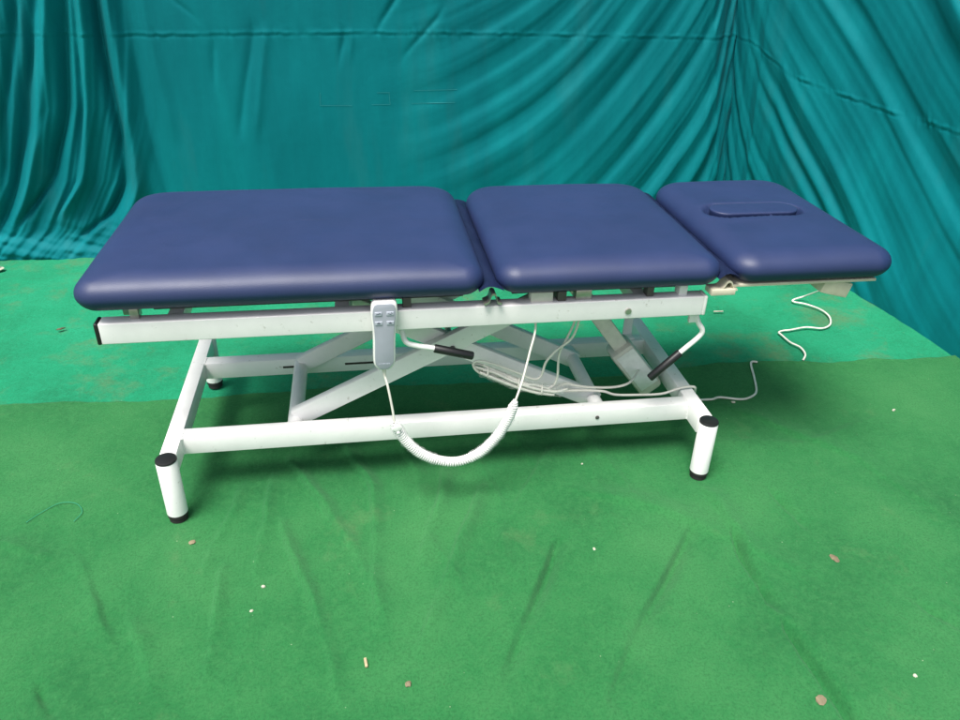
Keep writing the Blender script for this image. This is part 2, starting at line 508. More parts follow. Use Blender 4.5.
# folds that fan out from the corner
hx_ = np.linspace(-3.2, 2.5, 1200)
sl_ = np.interp(hx_, [-3, .3, .8, 1.2, 1.5, 1.8, 2.0, 2.15, 2.3, 2.5], [.1, .12, .25, .6, 1.0, 1.25, 1.5, 2.2, 4.0, 5.0])
hz_ = np.concatenate([[0], np.cumsum((sl_[1:]+sl_[:-1])/2*np.diff(hx_))])
ph = Z-np.interp(X, hx_, hz_)+.02*fbm2(X*1.6, Z*1.6, 139, 2)
above = sst(.915, .93, Z)
a = vnoise1(ph*10.5, 140); b = vnoise1(ph*21+5, 141); c = vnoise1(ph*47+9, 142)*(1-above)+vnoise1(ph*47+9, 143)*above
env = .45+.55*np.clip(.6+1.5*fbm2(X*1.7, Z*1.5, 150, 2), 0, 1.4)
mk = sst(.55, 1.25, X+.25*(Z-.5))
d += mk*(.55+.45*sst(1.55, 2.0, X))*(.020*a*env+.007*b*(.4+.6*np.clip(.5+1.6*fbm2(X*2.5, Z*2, 151, 2), 0, 1.2))+.0014*c)
pu = sst(1.95, 2.2, X)
d += pu*(.010*vnoise1((X+.10*Z)*24, 160)+.003*vnoise1((X+.10*Z)*55, 161))
# lower hem sweeps outwards; small horizontal rumples where cloth lies on the ground
pool = sst(.20, .0, Z)*sst(-.1, -.6, X)
d = d*(1-.45*pool)+.018*pool+pool*(.014*vnoise2(X*4+3*Z, Z*30+X*5, 170)+.007*vnoise2(X*9-4*Z, Z*55+X*14, 171))
d += .02*sst(.12, 0, Z)
d += seam_bits(Z, X, .922+.006*np.sin(X*2), 181)
Yw = 1.86+.02*np.exp(-((X-.9)/1.2)**2)-d
# corner turn
Yw = Yw+.16*sst(2.12, 2.36, X)-.02*sst(2.0, 2.14, X)
Xw = X+(.06-.12*Z)*sst(1.0, 2.3, X)
o = link('curtain', grid_mesh('curtain', Xw, Yw, Z), M['cloth'], angle=0)
tag(o, 'teal cloth curtain hung behind the couch with a straight sewn seam', 'curtain')
back_curtain = o

# faded strips of tape residue on the cloth
def wall_y(x, z):
    i = int(np.argmin(np.abs(zs-z))); j = int(np.argmin(np.abs(Xw[i]-x)))
    return Yw[i, j]
for (x0, z0), (x1, z1) in [((.359, .691), (.355, .638)), ((.355, .638), (.49, .637)), ((.575, .64), (.655, .64)), ((.655, .64), (.652, .69)),
                           ((.761, .697), (.951, .70)), ((.751, .643), (.941, .646)), ((.60, .69), (.655, .69))]:
    bm = bmesh.new(); n = 26; va = []
    for k in range(n+1):
        t = k/n; x = x0+(x1-x0)*t; z = z0+(z1-z0)*t
        nx, nz = -(z1-z0), (x1-x0); l = math.hypot(nx, nz); nx, nz = nx/l*.0010, nz/l*.0010
        va.append((bm.verts.new((x-nx, wall_y(x-nx, z-nz)-.0016, z-nz)), bm.verts.new((x+nx, wall_y(x+nx, z+nz)-.0016, z+nz))))
    for (p, q), (r_, s_) in zip(va, va[1:]):
        bm.faces.new((p, q, s_, r_))
    obj('tape_residue', bm, M['tape'], back_curtain)

# right wall: path from the corner towards the viewer
PATH = [(2.285, 1.955), (2.335, 1.86), (2.425, 1.66), (2.53, 1.40), (2.61, 1.13), (2.65, .80), (2.66, .5), (2.665, 0), (2.67, -.9)]
pp = smooth_path([(x, y, 0) for x, y in PATH], 24)
pxy = np.array([(p.x, p.y) for p in pp]); sl = np.concatenate([[0], np.cumsum(np.hypot(*np.diff(pxy, axis=0).T))])
ss = axis_pts([(0, 1.7, .0052), (1.7, sl[-1], .03)])
zs2 = axis_pts([(-.004, 1.25, .0062), (1.25, HT, .03)])
S, Z = np.meshgrid(ss, zs2)
bx = np.interp(S, sl, pxy[:, 0]); by = np.interp(S, sl, pxy[:, 1])
tx = np.gradient(np.interp(ss, sl, pxy[:, 0]), ss); ty = np.gradient(np.interp(ss, sl, pxy[:, 1]), ss)
tl = np.hypot(tx, ty); nx = ty/tl; ny = -tx/tl           # points into the room (-x)
ph = Z+.92*S+.35*(1-np.exp(-S/.09))-.10*S*sst(.9, 1.8, S)*S+.02*fbm2(S*1.6, Z*1.6, 239, 2)
zseam = np.interp(S, [0, .10, .22, .32, .5, .75, 1.15, 1.6, 4], [.915, .900, .845, .79, .762, .732, .722, .71, .68])
above = sst(-.008, .008, Z-zseam)
a = vnoise1(ph*8.5+3, 240); b = vnoise1(ph*18+5, 241); c = vnoise1(ph*40+9, 242)*(1-above)+vnoise1(ph*40+9, 243)*above
env = .5+.5*np.clip(.6+1.5*fbm2(S*1.7, Z*1.5, 250, 2), 0, 1.4)
d = .034*a*env+.011*b*(.4+.6*np.clip(.5+1.6*fbm2(S*2.5, Z*2, 252, 2), 0, 1.2))+.0018*c+.012*fbm2(S*1.5, Z*1.2, 251, 3)
nearc = sst(.45, .05, S)
d = d*(1-.6*nearc)+nearc*(.014*vnoise1((S-.05*Z)*22, 260)+.004*vnoise1((S-.05*Z)*50, 261))
d += seam_bits(Z, S, zseam, 281)*1.2
d *= .35+.65*sst(-.05, .25, Z)
d += .025*sst(.35, 0, Z)*sst(.5, 1.0, S)
lean = (.06-.12*Z)*sst(.9, .0, S)
Xr = bx+nx[None, :]*d+lean; Yr = by+ny[None, :]*d
o = link('curtain', grid_mesh('curtain', Xr, Yr, Z), M['cloth'], angle=0)
tag(o, 'teal cloth curtain at the right, fanned in deep slanting folds', 'curtain')

# ------------------------------------------------------------------ treatment couch
couch = empty('treatment_couch', (.70, .32, 0), 'navy padded three section treatment couch on a white scissor lift frame', 'treatment couch')
Lb, Wb = 1.404, .645

# base frame
bm = bmesh.new()
add_box(bm, (.0205, .088, .137), (Lb-.0205, .130, .189), 0.0022)
add_box(bm, (.0205, .462, .137), (Lb-.0205, .505, .189), 0.0022)
add_box(bm, (-.020, .024, .1365), (.020, Wb-.024, .1895), 0.0022)
add_box(bm, (Lb-.020, .024, .1365), (Lb+.020, Wb-.024, .1895), 0.0022)
for jx, sg in ((.0205, 1), (Lb-.0205, -1)):                  # weld beads where the rails meet the cross bars
    for jy in (.088, .130, .462, .505):
        add_tube(bm, [(jx+sg*.0006+random.uniform(-.0004, .0004), jy+(-.0004 if jy in (.088, .462) else .0004), .139+.048*k/16) for k in range(17)],
                 [.0021+random.uniform(-.0006, .0007) for k in range(17)], 8)
    for ja, jb in ((.090, .128), (.464, .503)):
        add_tube(bm, [(jx+sg*.0006, ja+(jb-ja)*k/14, .1890+random.uniform(-.0003, .0003)) for k in range(15)], [.0020+random.uniform(-.0006, .0006) for k in range(15)], 8)
# cross plate that carries the fixed end of the scissors
base = obj('base_frame', bm, M['white'], couch)
bm = bmesh.new()
add_lathe(bm, (1.119, .088, .165), [(.0055, .001), (.0055, -.002), (.0035, -.003)], 16, axis='y')
obj('bolt', bm, M['dark'], base)
for x0, x1 in ((.245, .345), (.43, .52)):
    bm = bmesh.new(); add_box(bm, (x0, .4605, .160), (x1, .4635, .167), .001)
    obj('slot', bm, M['slot_shade'], base)
bm = bmesh.new()
add_box(bm, (.28, .095, .1885), (.44, .126, .1915), .001)
obj('slide_strip', bm, M['white'], base)
# dark strips on the rear rail above: shade of its slots put into colour
for fx in (0, Lb):
    for fy in (0, Wb):
        bm = bmesh.new()
        add_lathe(bm, (fx, fy, 0), [(.0235, .024), (.0255, .026), (.0255, .1855), (.0242, .1872)], 40)
        leg = obj('leg', bm, M['white'], couch)
        bm = bmesh.new()
        add_lathe(bm, (fx, fy, 0), [(.0242, .1866), (.0258, .1872), (.0258, .1902), (.0242, .1925), (.016, .1938), (.002, .1942)], 40)
        obj('leg_cap', bm, M['black'], leg)
        bm = bmesh.new()
        add_lathe(bm, (fx, fy, 0), [(.020, .0015), (.0225, .003), (.0225, .012), (.0215, .0135), (.0215, .015), (.0250, .017), (.0252, .0245), (.0242, .0262)], 40)
        obj('rubber_foot', bm, M['rubber'], leg)

# scissor lift
def arm(a, b, y0, y1, h=.052):
    bm = bmesh.new()
    add_bar(bm, (a[0], (y0+y1)/2, a[1]), (b[0], (y0+y1)/2, b[1]), y1-y0, h, .004)
    obj('scissor_arm', bm, M['white'], couch)
A0, A1 = (.300, .182), (.985, .516)
B0, B1 = (1.145, .158), (.455, .502)
arm(A0, A1, .148, .173); arm(A0, A1, .432, .457)
arm(B0, B1, .1755, .200); arm(B0, B1, .404, .4295)
def yrod(name, x, z, r, y0, y1, m, parent=couch, sides=28):
    bm = bmesh.new()
    add_tube(bm, [(x, y0, z), (x, y1, z)], r, sides)
    return obj(name, bm, m, parent)
yrod('roller_tube', .300, .172, .0205, .1305, .4615, M['white'])
yrod('pivot_tube', 1.132, .168, .0205, .1305, .4615, M['white'])
yrod('upper_roller_tube', .985, .508, .018, .09, .56, M['white'])
yrod('upper_pivot_tube', .452, .508, .018, .09, .56, M['white'])
cx_, cz_ = .722, .375
bm = bmesh.new()
add_lathe(bm, (cx_, .1475, cz_), [(.008, .001), (.008, -.005), (.006, -.007)], 6, axis='y')
obj('pivot_bolt', bm, M['dark'], couch)
yrod('pivot_axle', cx_, cz_, .009, .149, .456, M['steel'])

# lifting motor
def V(*a): return Vector(a)
bm = bmesh.new()
add_bar(bm, V(1.075, .30, .485), V(1.245, .30, .262), .040, .046, .006)
mo = obj('actuator', bm, M['motor'], couch)
bm = bmesh.new()
add_bar(bm, V(1.232, .30, .270), V(1.350, .30, .122), .078, .074, .012)
hs = obj('gear_housing', bm, M['motor'], mo)
bm = bmesh.new()
add_bar(bm, V(1.243, .2605, .262), V(1.335, .2605, .146), .003, .058, .001)
obj('cover_plate', bm, M['ivory'], hs)
bm = bmesh.new()
dd = (V(1.350, .30, .122)-V(1.232, .30, .270)).normalized()
add_bar(bm, V(1.350, .30, .122)+dd*.0005, V(1.350, .30, .122)+dd*.003, .060, .050, .001)
obj('rating_plate', bm, M['pad'], hs)
bm = bmesh.new()
add_bar(bm, V(1.095, .335, .470), V(1.30, .335, .205), .014, .020, .004)
obj('push_rod', bm, M['dark'], mo)
bm = bmesh.new()
add_box(bm, (1.322, .500, .190), (1.352, .508, .33), .002)
add_box(bm, (1.322, .47, .1895), (1.352, .508, .196), .001)
obj('bracket', bm, M['white'], couch)

# upper frame
bm = bmesh.new()
add_box(bm, (-.088, .027, .4995), (1.338, .066, .5515), .0028, 3)
add_box(bm, (-.088, .585, .4995), (1.338, .624, .5515), .0028, 3)
for x in (.05, .43, 1.17):
    add_box(bm, (x, .0655, .508), (x+.035, .5855, .545), .003)
upf = obj('upper_frame', bm, M['white'], couch)
for y0 in (.027, .585):
    bm = bmesh.new()
    add_box(bm, (-.0975, y0-.001, .4985), (-.0878, y0+.040, .5525), .004, 3)
    obj('end_cap', bm, M['black'], upf)
    bm = bmesh.new()
    add_box(bm, (1.3378, y0-.001, .4985), (1.3475, y0+.040, .5525), .004, 3)
    obj('end_cap', bm, M['ivory'], upf)
bm = bmesh.new()
add_lathe(bm, (1.143, .0275, .521), [(.0085, .002), (.0085, -.002), (.0075, -.004), (.004, -.0045)], 18, axis='y')
obj('bolt', bm, M['steel'], upf)

# angle bars and posts between frame and padding
for x0, x1 in ((.02, .74), (.86, 1.31)):
    for y0 in (.085, .535):
        bm = bmesh.new(); add_box(bm, (x0, y0, .5535), (x1, y0+.027, .5775), .002)
        obj('padding_rail', bm, M['dark'], couch)
def post(x, y, w, m, z0=.551, z1=.577, dy=.03):
    bm = bmesh.new()
    add_box(bm, (x-w/2, y-dy/2, z0), (x+w/2, y+dy/2, z1), .002)
    obj('support_bracket', bm, m, couch)
post(-.012, .060, .020, M['steel'])
post(.60, .055, .020, M['dark']); post(.925, .052, .055, M['motor']); post(.975, .052, .022, M['dark'])
post(1.03, .055, .040, M['steel']); post(1.20, .055, .018, M['dark']); post(1.285, .055, .022, M['ivory'])
# long cross bar under the leg section
bm = bmesh.new()
add_bar(bm, V(-.04, .10, .545), V(-.02, .57, .562), .026, .020, .002)
obj('cross_bar', bm, M['steel'], couch)

# upholstered sections -----------------------------------------------------
def ring_pts(hx, hy, rf, rb, ns=44, nk=14):
    P = []                                     # rf: front corner radius, rb: rear corner radius
    cs = ((hx-rb, hy-rb, 0, rb), (-hx+rb, hy-rb, 1, rb), (-hx+rf, -hy+rf, 2, rf), (hx-rf, -hy+rf, 3, rf))
    for i, (cx, cy, q, r) in enumerate(cs):
        for k in range(nk):
            a = (q+k/(nk-1))*math.pi/2
            P.append((cx+r*math.cos(a), cy+r*math.sin(a)))
        nxt = cs[(i+1) % 4]; qa = (nxt[2])*math.pi/2
        e0 = P[-1]; e1 = (nxt[0]+nxt[3]*math.cos(qa), nxt[1]+nxt[3]*math.sin(qa))
        for k in range(1, ns):
            t = k/ns; P.append((e0[0]+(e1[0]-e0[0])*t, e0[1]+(e1[1]-e0[1])*t))
    return P

def stadium(x, y, hx, hy):
    qx = np.abs(x)-(hx-hy)*1.0; qx = np.maximum(qx, 0)
    return np.hypot(qx*.92, y)-hy

def cushion(name, x0, x1, y0, y1, zb, zt, r, hole=None, crown=.006, seed=0, edge=.036, parent=couch, rings=70):
    cx, cy = (x0+x1)/2, (y0+y1)/2; hx, hy = (x1-x0)/2, (y1-y0)/2
    H = zt-zb; m = min(hx, hy)
    prof = []                                  # (inset, z)
    prof += [(.034, .0), (.025, .0010), (.018, .0045), (.0115, .010), (.006, .017), (.002, .0245), (.0005, .029), (0, .033)]
    for k in range(1, 21):
        a = k/20*math.pi/2
        prof.append((edge*1.85*(1-math.cos(a))**1.1, .033+(H-.033)*math.sin(a)))
    d0 = prof[-1][0]
    for k in range(1, rings+1):
        prof.append((d0+(m*.998-d0)*k/rings, H))
    bm = bmesh.new(); prev = None; first = None
    for d, z in prof:
        rr = min(max(r-d, .45*(m-d)), m-d-1e-5) if d > .031 or z > .02 else max(r-d, .01)
        rr = max(r-d, .35*(m-d)*min(1, d/.1)) if d < m*.99 else (m-d)*.9
        rr = max(1e-5, min(rr, min(hx, hy)-d-1e-6))
        ring = []
        for px, py in ring_pts(hx-d, hy-d, rr, min(rr+max(0, .045*(1-d/(m*.9))), min(hx, hy)-d-1e-6)):
            zz = zb+z
            if z >= H*.5:
                k = (z/H-.5)*2
                cr = (1-(px/hx)**2)*(1-(py/hy)**2)
                zz += k*crown*cr
                zz += k*.0008*(math.sin(px*9+seed)*math.cos(py*11+seed*2)+.5*math.sin(px*23+py*17+seed))
                if hole:
                    sd = math.hypot(max(abs(px-(hole[0]-cx))-(hole[2]-hole[3]), 0)*.92, py-(hole[1]-cy))-hole[3]
                    if sd < .05:
                        zz += .002*math.exp(-((sd-.02)/.018)**2)*k
                        t = min(1, max(0, (.009-sd)/.014)); t = t*t*(3-2*t)
                        zz -= .024*t
            ring.append(bm.verts.new((cx+px, cy+py, zz)))
        if prev:
            n = len(ring)
            for i in range(n):
                try: bm.faces.new((prev[i], prev[(i+1) % n], ring[(i+1) % n], ring[i]))
                except ValueError: pass
        else: first = ring
        prev = ring
    bm.faces.new(first[::-1])
    try: bm.faces.new(prev)
    except ValueError: pass
    bmesh.ops.remove_doubles(bm, verts=bm.verts[:], dist=1e-6)
    return obj(name, bm, M['vinyl'], parent, angle=0)

YM0, YM1, ZB, ZT = .000, .655, .5815, .652
c1 = cushion('cushion', -.126, .782, YM0, YM1+.020, ZB+.003, ZT+.010, .052, seed=1, crown=.008)
c1['label'] = 'longest leg section cushion'
c2 = cushion('cushion', .812, 1.372, YM0, YM1+.012, ZB+.002, ZT+.006, .054, seed=2, crown=.009)
c2['label'] = 'middle seat section cushion'
HOLE = (1.588, .328, .132, .047)
c3 = cushion('head_cushion', 1.400, 1.834, YM0, YM1+.006, ZB+.004, ZT+.008, .060, hole=HOLE, seed=3, crown=.006, rings=120)
c3['label'] = 'head section cushion with an oval breathing hole'
# the plug
def plug():
    cx, cy, hx, hy = HOLE; hx -= .0050; hy -= .0050
    bm = bmesh.new(); prev = None; first = None
    n = 96
    def outline(k, s):
        a = 2*math.pi*k/n
        lx = hx-hy
        x = math.cos(a); y = math.sin(a)
        # even stadium outline
        per = 4*lx+2*math.pi*hy; q = (k/n)*per
        if q < 2*lx: P = (-lx+q, -hy)
        elif q < 2*lx+math.pi*hy: t = (q-2*lx)/hy-math.pi/2; P = (lx+hy*math.cos(t), hy*math.sin(t))
        elif q < 4*lx+math.pi*hy: P = (lx-(q-2*lx-math.pi*hy), hy)
        else: t = (q-4*lx-math.pi*hy)/hy+math.pi/2; P = (-lx+hy*math.cos(t), hy*math.sin(t))
        # shrink by distance towards the centre line
        bx = max(-lx, min(lx, P[0])); dxx, dyy = P[0]-bx, P[1]
        return bx+dxx*s, dyy*s
    zt = ZT+.0190
    for s, z in [(.92, -.03), (.95, -.014), (.985, -.008), (1, -.004), (.985, -.0015), (.95, -.0004), (.85, .0004), (.7, .0010), (.5, .0014), (.25, .0016), (.02, .0016)]:
        ring = []
        for k in range(n):
            x, y = outline(k, s); ring.append(bm.verts.new((cx+x, cy+y, zt+z)))
        if prev:
            for i in range(n): bm.faces.new((prev[i], prev[(i+1) % n], ring[(i+1) % n], ring[i]))
        else: first = ring
        prev = ring
    bm.faces.new(first[::-1]); bm.faces.new(prev)
    return obj('face_hole_plug', bm, M['vinyl'], c3, angle=0)
plug()

# vinyl flaps that join the sections
def flap(xa, xb, zc, up=.0):
    bm = bmesh.new(); rows = []
    ny_ = 40; nx_ = 12
    for j in range(ny_+1):
        y = .006+(YM1-.012)*j/ny_; row = []
        for i in range(nx_+1):
            t = i/nx_
            x = xa+(xb-xa)*t
            z = zc+up*math.sin(math.pi*t)+.0015*math.sin(y*40+i*.5)*math.sin(math.pi*t)
            row.append(bm.verts.new((x, y, z)))
        rows.append(row)
    for A, B in zip(rows, rows[1:]):
        for i in range(nx_): bm.faces.new((A[i], A[i+1], B[i+1], B[i]))
    f = bmesh.ops.solidify(bm, geom=bm.faces[:], thickness=.002)
    return obj('hinge_flap', bm, M['vinyl'], couch, angle=0)
flap(.766, .826, .600, .012)
flap(1.356, 1.414, .606, .014)

# hinge irons seen under the flaps
def hinge(xa, xb, m, y0=.006, w=.035, z0=.570, z1=.598):
    bm = bmesh.new()
    P = smooth_path([(xa-.012, 0, z0), (xa, 0, z0+.006), ((xa+xb)/2-.004, 0, z1), ((xa+xb)/2+.006, 0, z1-.002), (xb, 0, z0+.004), (xb+.010, 0, z0)], 6)
    for p, q in zip(P, P[1:]):
        pass
    top = [[bm.verts.new((p.x, y, p.z)) for y in (y0, y0+w)] for p in P]
    bot = [[bm.verts.new((p.x, y, p.z-.005)) for y in (y0, y0+w)] for p in P]
    for k in range(len(P)-1):
        bm.faces.new((top[k][0], top[k][1], top[k+1][1], top[k+1][0])); bm.faces.new((bot[k][0], bot[k+1][0], bot[k+1][1], bot[k][1]))
        bm.faces.new((top[k][0], top[k+1][0], bot[k+1][0], bot[k][0])); bm.faces.new((top[k][1], bot[k][1], bot[k+1][1], top[k+1][1]))
    bm.faces.new((top[0][0], bot[0][0], bot[0][1], top[0][1])); bm.faces.new((top[-1][0], top[-1][1], bot[-1][1], bot[-1][0]))
    obj('hinge', bm, m, couch, angle=35)
hinge(.792, .812, M['steel'], y0=.012, z0=.566, z1=.590)
hinge(1.376, 1.404, M['beige'], y0=.014, z0=.574, z1=.596)
# cream head frame
bm = bmesh.new()
add_box(bm, (1.345, .010, .560), (1.408, .050, .576), .002)
add_box(bm, (1.400, .022, .5755), (1.792, .034, .5830), .0015)
add_box(bm, (1.400, .034, .5775), (1.792, .60, .5825), .0015)
add_box(bm, (1.400, .60, .572), (1.792, .614, .5825), .0015)
obj('head_frame', bm, M['beige'], couch)
# undersides of the other sections
bm = bmesh.new()
add_box(bm, (-.085, .075, .5765), (.755, .58, .5862), .002)
add_box(bm, (.84, .075, .5765), (1.345, .58, .5855), .002)
obj('padding_board', bm, M['board'], couch)
# cream junction box under the head end
bm = bmesh.new()
add_box(bm, (1.655, .030, .535), (1.735, .140, .5765), .004, rot=Matrix.Rotation(math.radians(14), 4, 'Y'))
obj('junction_box', bm, M['beige'], couch)

# release levers
def lever(P, g0, plate=None):
    bm = bmesh.new()
    add_tube(bm, smooth_path(P, 8), .0068, 14)
    if plate: add_box(bm, *plate, .002)
    l = obj('release_lever', bm, M['white'], couch)
    a, b = Vector(g0), Vector(P[-1]); dd = (b-a).normalized(); b2 = b+dd*.006
    bm = bmesh.new()
    add_tube(bm, [a, a+dd*.002, b2-dd*.003, b2], [.0095, .0108, .0108, .0085], 20)
    obj('grip', bm, M['grip'], l)
lever([(.588, .075, .500), (.588, .062, .474), (.597, .050, .453), (.625, .047, .443), (.661, .045, .436), (.755, .042, .411)], (.664, .045, .4353))
lever([(1.335, .055, .499), (1.345, .052, .468), (1.360, .050, .444), (1.353, .050, .424), (1.309, .048, .382), (1.238, .045, .314)], (1.309, .048, .382),
      ((1.318, .048, .468), (1.338, .060, .500)))

# cables under the couch
def cable(P, r, m=M['wire'], parent=couch, name='cable', n=8):
    bm = bmesh.new(); add_tube(bm, smooth_path(P, n), r, 10)
    return obj(name, bm, m, parent, angle=0)
cable([(1.045, .135, .515), (1.043, .135, .447), (1.024, .135, .389), (1.008, .135, .344), (1.008, .135, .271), (.988, .135, .241), (.934, .135, .257), (.863, .135, .294), (.789, .135, .33), (.781, .135, .320), (.816, .135, .297), (.863, .136, .285), (.94, .138, .25), (.99, .145, .222)], .0034)
cable([(1.053, .125, .515), (1.051, .125, .452), (1.036, .125, .399), (.998, .125, .365), (.971, .125, .33), (.96, .125, .287), (.938, .125, .279), (.888, .125, .305), (.819, .125, .337), (.787, .125, .345), (.774, .125, .334), (.793, .125, .308), (.848, .125, .285), (.904, .126, .256), (.97, .130, .232)], .0034)
cable([(.80, .118, .322), (.846, .118, .302), (.902, .116, .274), (.95, .118, .262), (.99, .122, .240), (.93, .118, .246), (.86, .116, .276), (.80, .117, .308)], .0030)
cable([(.78, .128, .326), (.83, .116, .312), (.88, .113, .284), (.94, .114, .256), (1.0, .122, .236), (1.044, .14, .231)], .0036)
cable([(.969, .13, .233), (1.04, .16, .235), (1.066, .16, .229), (1.113, .16, .219), (1.187, .165, .211), (1.237, .18, .214), (1.290, .255, .205)], .0036)
cable([(.96, .125, .24), (1.027, .16, .213), (1.1, .16, .209), (1.153, .16, .2025), (1.191, .16, .188), (1.251, .158, .184), (1.326, .155, .184), (1.38, .157, .198), (1.418, .163, .1975), (1.436, .17, .180), (1.47, .25, .06), (1.52, .345, .012), (1.564, .365, .0095), (1.606, .366, .009), (1.637, .374, .009), (1.698, .355, .009), (1.737, .363, .009), (1.774, .395, .009), (1.809, .482, .009), (1.836, .561, .009), (1.850, .582, .010), (1.868, .578, .010)], .0038)
for x, z in ((.815, .316), (.90, .276), (.965, .250)):
    bm = bmesh.new()
    P = [(x+.010*math.cos(t)*.4, .121+.013*math.cos(t), z-.004+.0135*math.sin(t)) for t in [2*math.pi*k/20 for k in range(21)]]
    add_tube(bm, P, .0024, 6, cap=False)
    obj('cable_tie', bm, M['wire'], couch)
bm = bmesh.new(); rg = []
WP = smooth_path([(.795, .121, .316), (.846, .120, .293), (.90, .119, .268), (.965, .122, .246), (1.02, .135, .230)], 10)
WF = frames(WP)
for i, (q, (n_, b_)) in enumerate(zip(WP, WF)):
    rg.append([bm.verts.new(q+(n_*math.cos(2*math.pi*k/22)+b_*math.sin(2*math.pi*k/22))*(.0165+.0035*float(vnoise2(np.array([i*.7]), np.array([k*.6]), 77)[0]))) for k in range(22)])
for A_, B_ in zip(rg, rg[1:]):
    for k in range(22): bm.faces.new((A_[k], A_[(k+1) % 22], B_[(k+1) % 22], B_[k]))
obj('plastic_wrap', bm, M['film'], couch, angle=0)
cable([(.80, .126, .331), (.85, .124, .303), (.91, .120, .272), (.96, .121, .247), (1.01, .128, .232)], .0036)
cable([(.79, .112, .318), (.84, .110, .292), (.90, .110, .262), (.95, .112, .242), (1.0, .122, .226)], .0034)
# wire to the coiled lead is part of the hand control (below)

# ------------------------------------------------------------------ hand control
hc = empty('hand_control', (.5425, .012, .406), 'white and grey corded remote hooked over the front white rail', 'remote control')
OUT = [(.588, .020), (.5865, .024), (.583, .0275), (.575, .0300), (.560, .0308), (.545, .0302), (.528, .0282), (.510, .0268), (.490, .0262), (.468, .0262), (.450, .0264), (.436, .0262), (.426, .0248), (.418, .0215), (.411, .0160), (.408, .0110)]
def outline(scale=0.0):
    L = [(x-scale if x > scale else x, z) for z, x in OUT]
    zc = .498
    R = [(-x, z+(-scale*.9 if z > zc+.07 else scale*.9 if z < zc-.075 else 0)) for x, z in L]
    Lf = [(x, z+(-scale*.9 if z > zc+.07 else scale*.9 if z < zc-.075 else 0)) for x, z in L]
    P = Lf+R[::-1]
    return P
def tilt(x, z): return .5425+x+(z-.498)*.035, z
def slab(name, sc, y0, y1, m, parent, bev=.004):
    bm = bmesh.new()
    prof = [(sc+bev*.6, y1), (sc, y1-bev*.5), (sc, y0+bev), (sc+bev*.3, y0+bev*.3), (sc+bev, y0)]
    prev = None
    for s, y in prof:
        ring = [bm.verts.new((tilt(x, z)[0], y, z)) for x, z in outline(s)]
        if prev:
            n = len(ring)
            for i in range(n): bm.faces.new((prev[i], prev[(i+1) % n], ring[(i+1) % n], ring[i]))
        else: bm.faces.new(ring)
        prev = ring
    bm.faces.new(prev[::-1])
    return obj(name, bm, m, parent, angle=50)
slab('body', 0, -.002, .0245, M['ivory'], hc, .005)
slab('keypad', .0042, -.0035, .004, M['pad'], hc, .0008)
def key(x, z, mark):
    bm = bmesh.new()
    add_box(bm, (x-.0085, -.0050, z-.0050), (x+.0085, -.0030, z+.0050), .0014, 3)
    k = obj('button', bm, M['key'], hc)
    bm = bmesh.new()
    if mark in 'ud':      # slanted couch with an arrow head
        s = 1 if mark == 'u' else -1
        add_bar(bm, V(x-.005, -.0052, z-.0008*s), V(x+.003, -.0052, z+.0014*s), .0006, .0015, 0)
        add_bar(bm, V(x+.0025, -.0052, z+.003), V(x+.0050, -.0052, z+.0006), .0006, .0014, 0)
    else:
        add_bar(bm, V(x-.0038, -.0052, z), V(x+.0038, -.0052, z), .0006, .0024, 0)
        add_bar(bm, V(x-.0015, -.0054, z+.0022), V(x+.0015, -.0054, z+.0022), .0006, .0014, 0)
    obj('symbol', bm, M['ink'], k)
key(.531, .560, 'u'); key(.558, .560, 'd'); key(.531, .536, '-'); key(.5575, .536, '_')
bm = bmesh.new()      # unreadable small print at the foot of the keypad
x = .526
while x < .552:
    w = random.choice((.0016, .0022, .0028)); add_box(bm, (x, -.0040, .4255), (x+w, -.0034, .4285), 0); x += w+.0009
obj('small_print', bm, M['key'], hc)
bm = bmesh.new()
add_box(bm, (.530, .024, .5535), (.560, .048, .5585), .0015)
add_box(bm, (.530, .0235, .52), (.560, .0262, .5585), .001)
obj('hook', bm, M['ivory'], hc)
# strain relief and lead
bm = bmesh.new()
add_tube(bm, [(.5385, .010, .412), (.539, .009, .400), (.5400, .007, .386)], [.0062, .0050, .0036], 12)
obj('strain_relief', bm, M['motor'], hc)
lead0 = [(.539, .008, .392), (.546, -.002, .36), (.5545, -.010, .30), (.558, -.014, .262)]
COILP = [(.556, -.015, .266), (.566, -.016, .242), (.586, -.018, .206), (.622, -.020, .166), (.671, -.021, .140), (.723, -.021, .134), (.775, -.020, .157), (.818, -.018, .203), (.846, -.016, .256), (.862, -.014, .306)]
lead1 = [(.860, -.014, .298), (.869, -.010, .325), (.883, .005, .36), (.900, .022, .424), (.914, .040, .470), (.920, .072, .505)]
cable(lead0, .0030, M['wire'], hc, 'lead'); cable(lead1, .0030, M['wire'], hc, 'lead')
P = smooth_path(COILP, 60)
dist = [0]
for a_, b_ in zip(P, P[1:]): dist.append(dist[-1]+(b_-a_).length)
F = frames(P); pitch = .0062; pts = []
steps = 14; turns = dist[-1]/pitch
j = 0
for k in range(int(turns*steps)):
    s = k/steps*pitch
    while j < len(dist)-2 and dist[j+1] < s: j += 1
    t = (s-dist[j])/max(1e-9, dist[j+1]-dist[j]); p = P[j].lerp(P[j+1], t); n_, b_ = F[j]
    a_ = 2*math.pi*k/steps
    rr = .0105*min(1, .35+s/.03)*min(1, .35+(dist[-1]-s)/.03)
    pts.append(p+(n_*math.cos(a_)+b_*math.sin(a_))*rr)
bm = bmesh.new(); add_tube(bm, pts, .0028, 7)
obj('coiled_lead', bm, M['coil'], hc, angle=0)
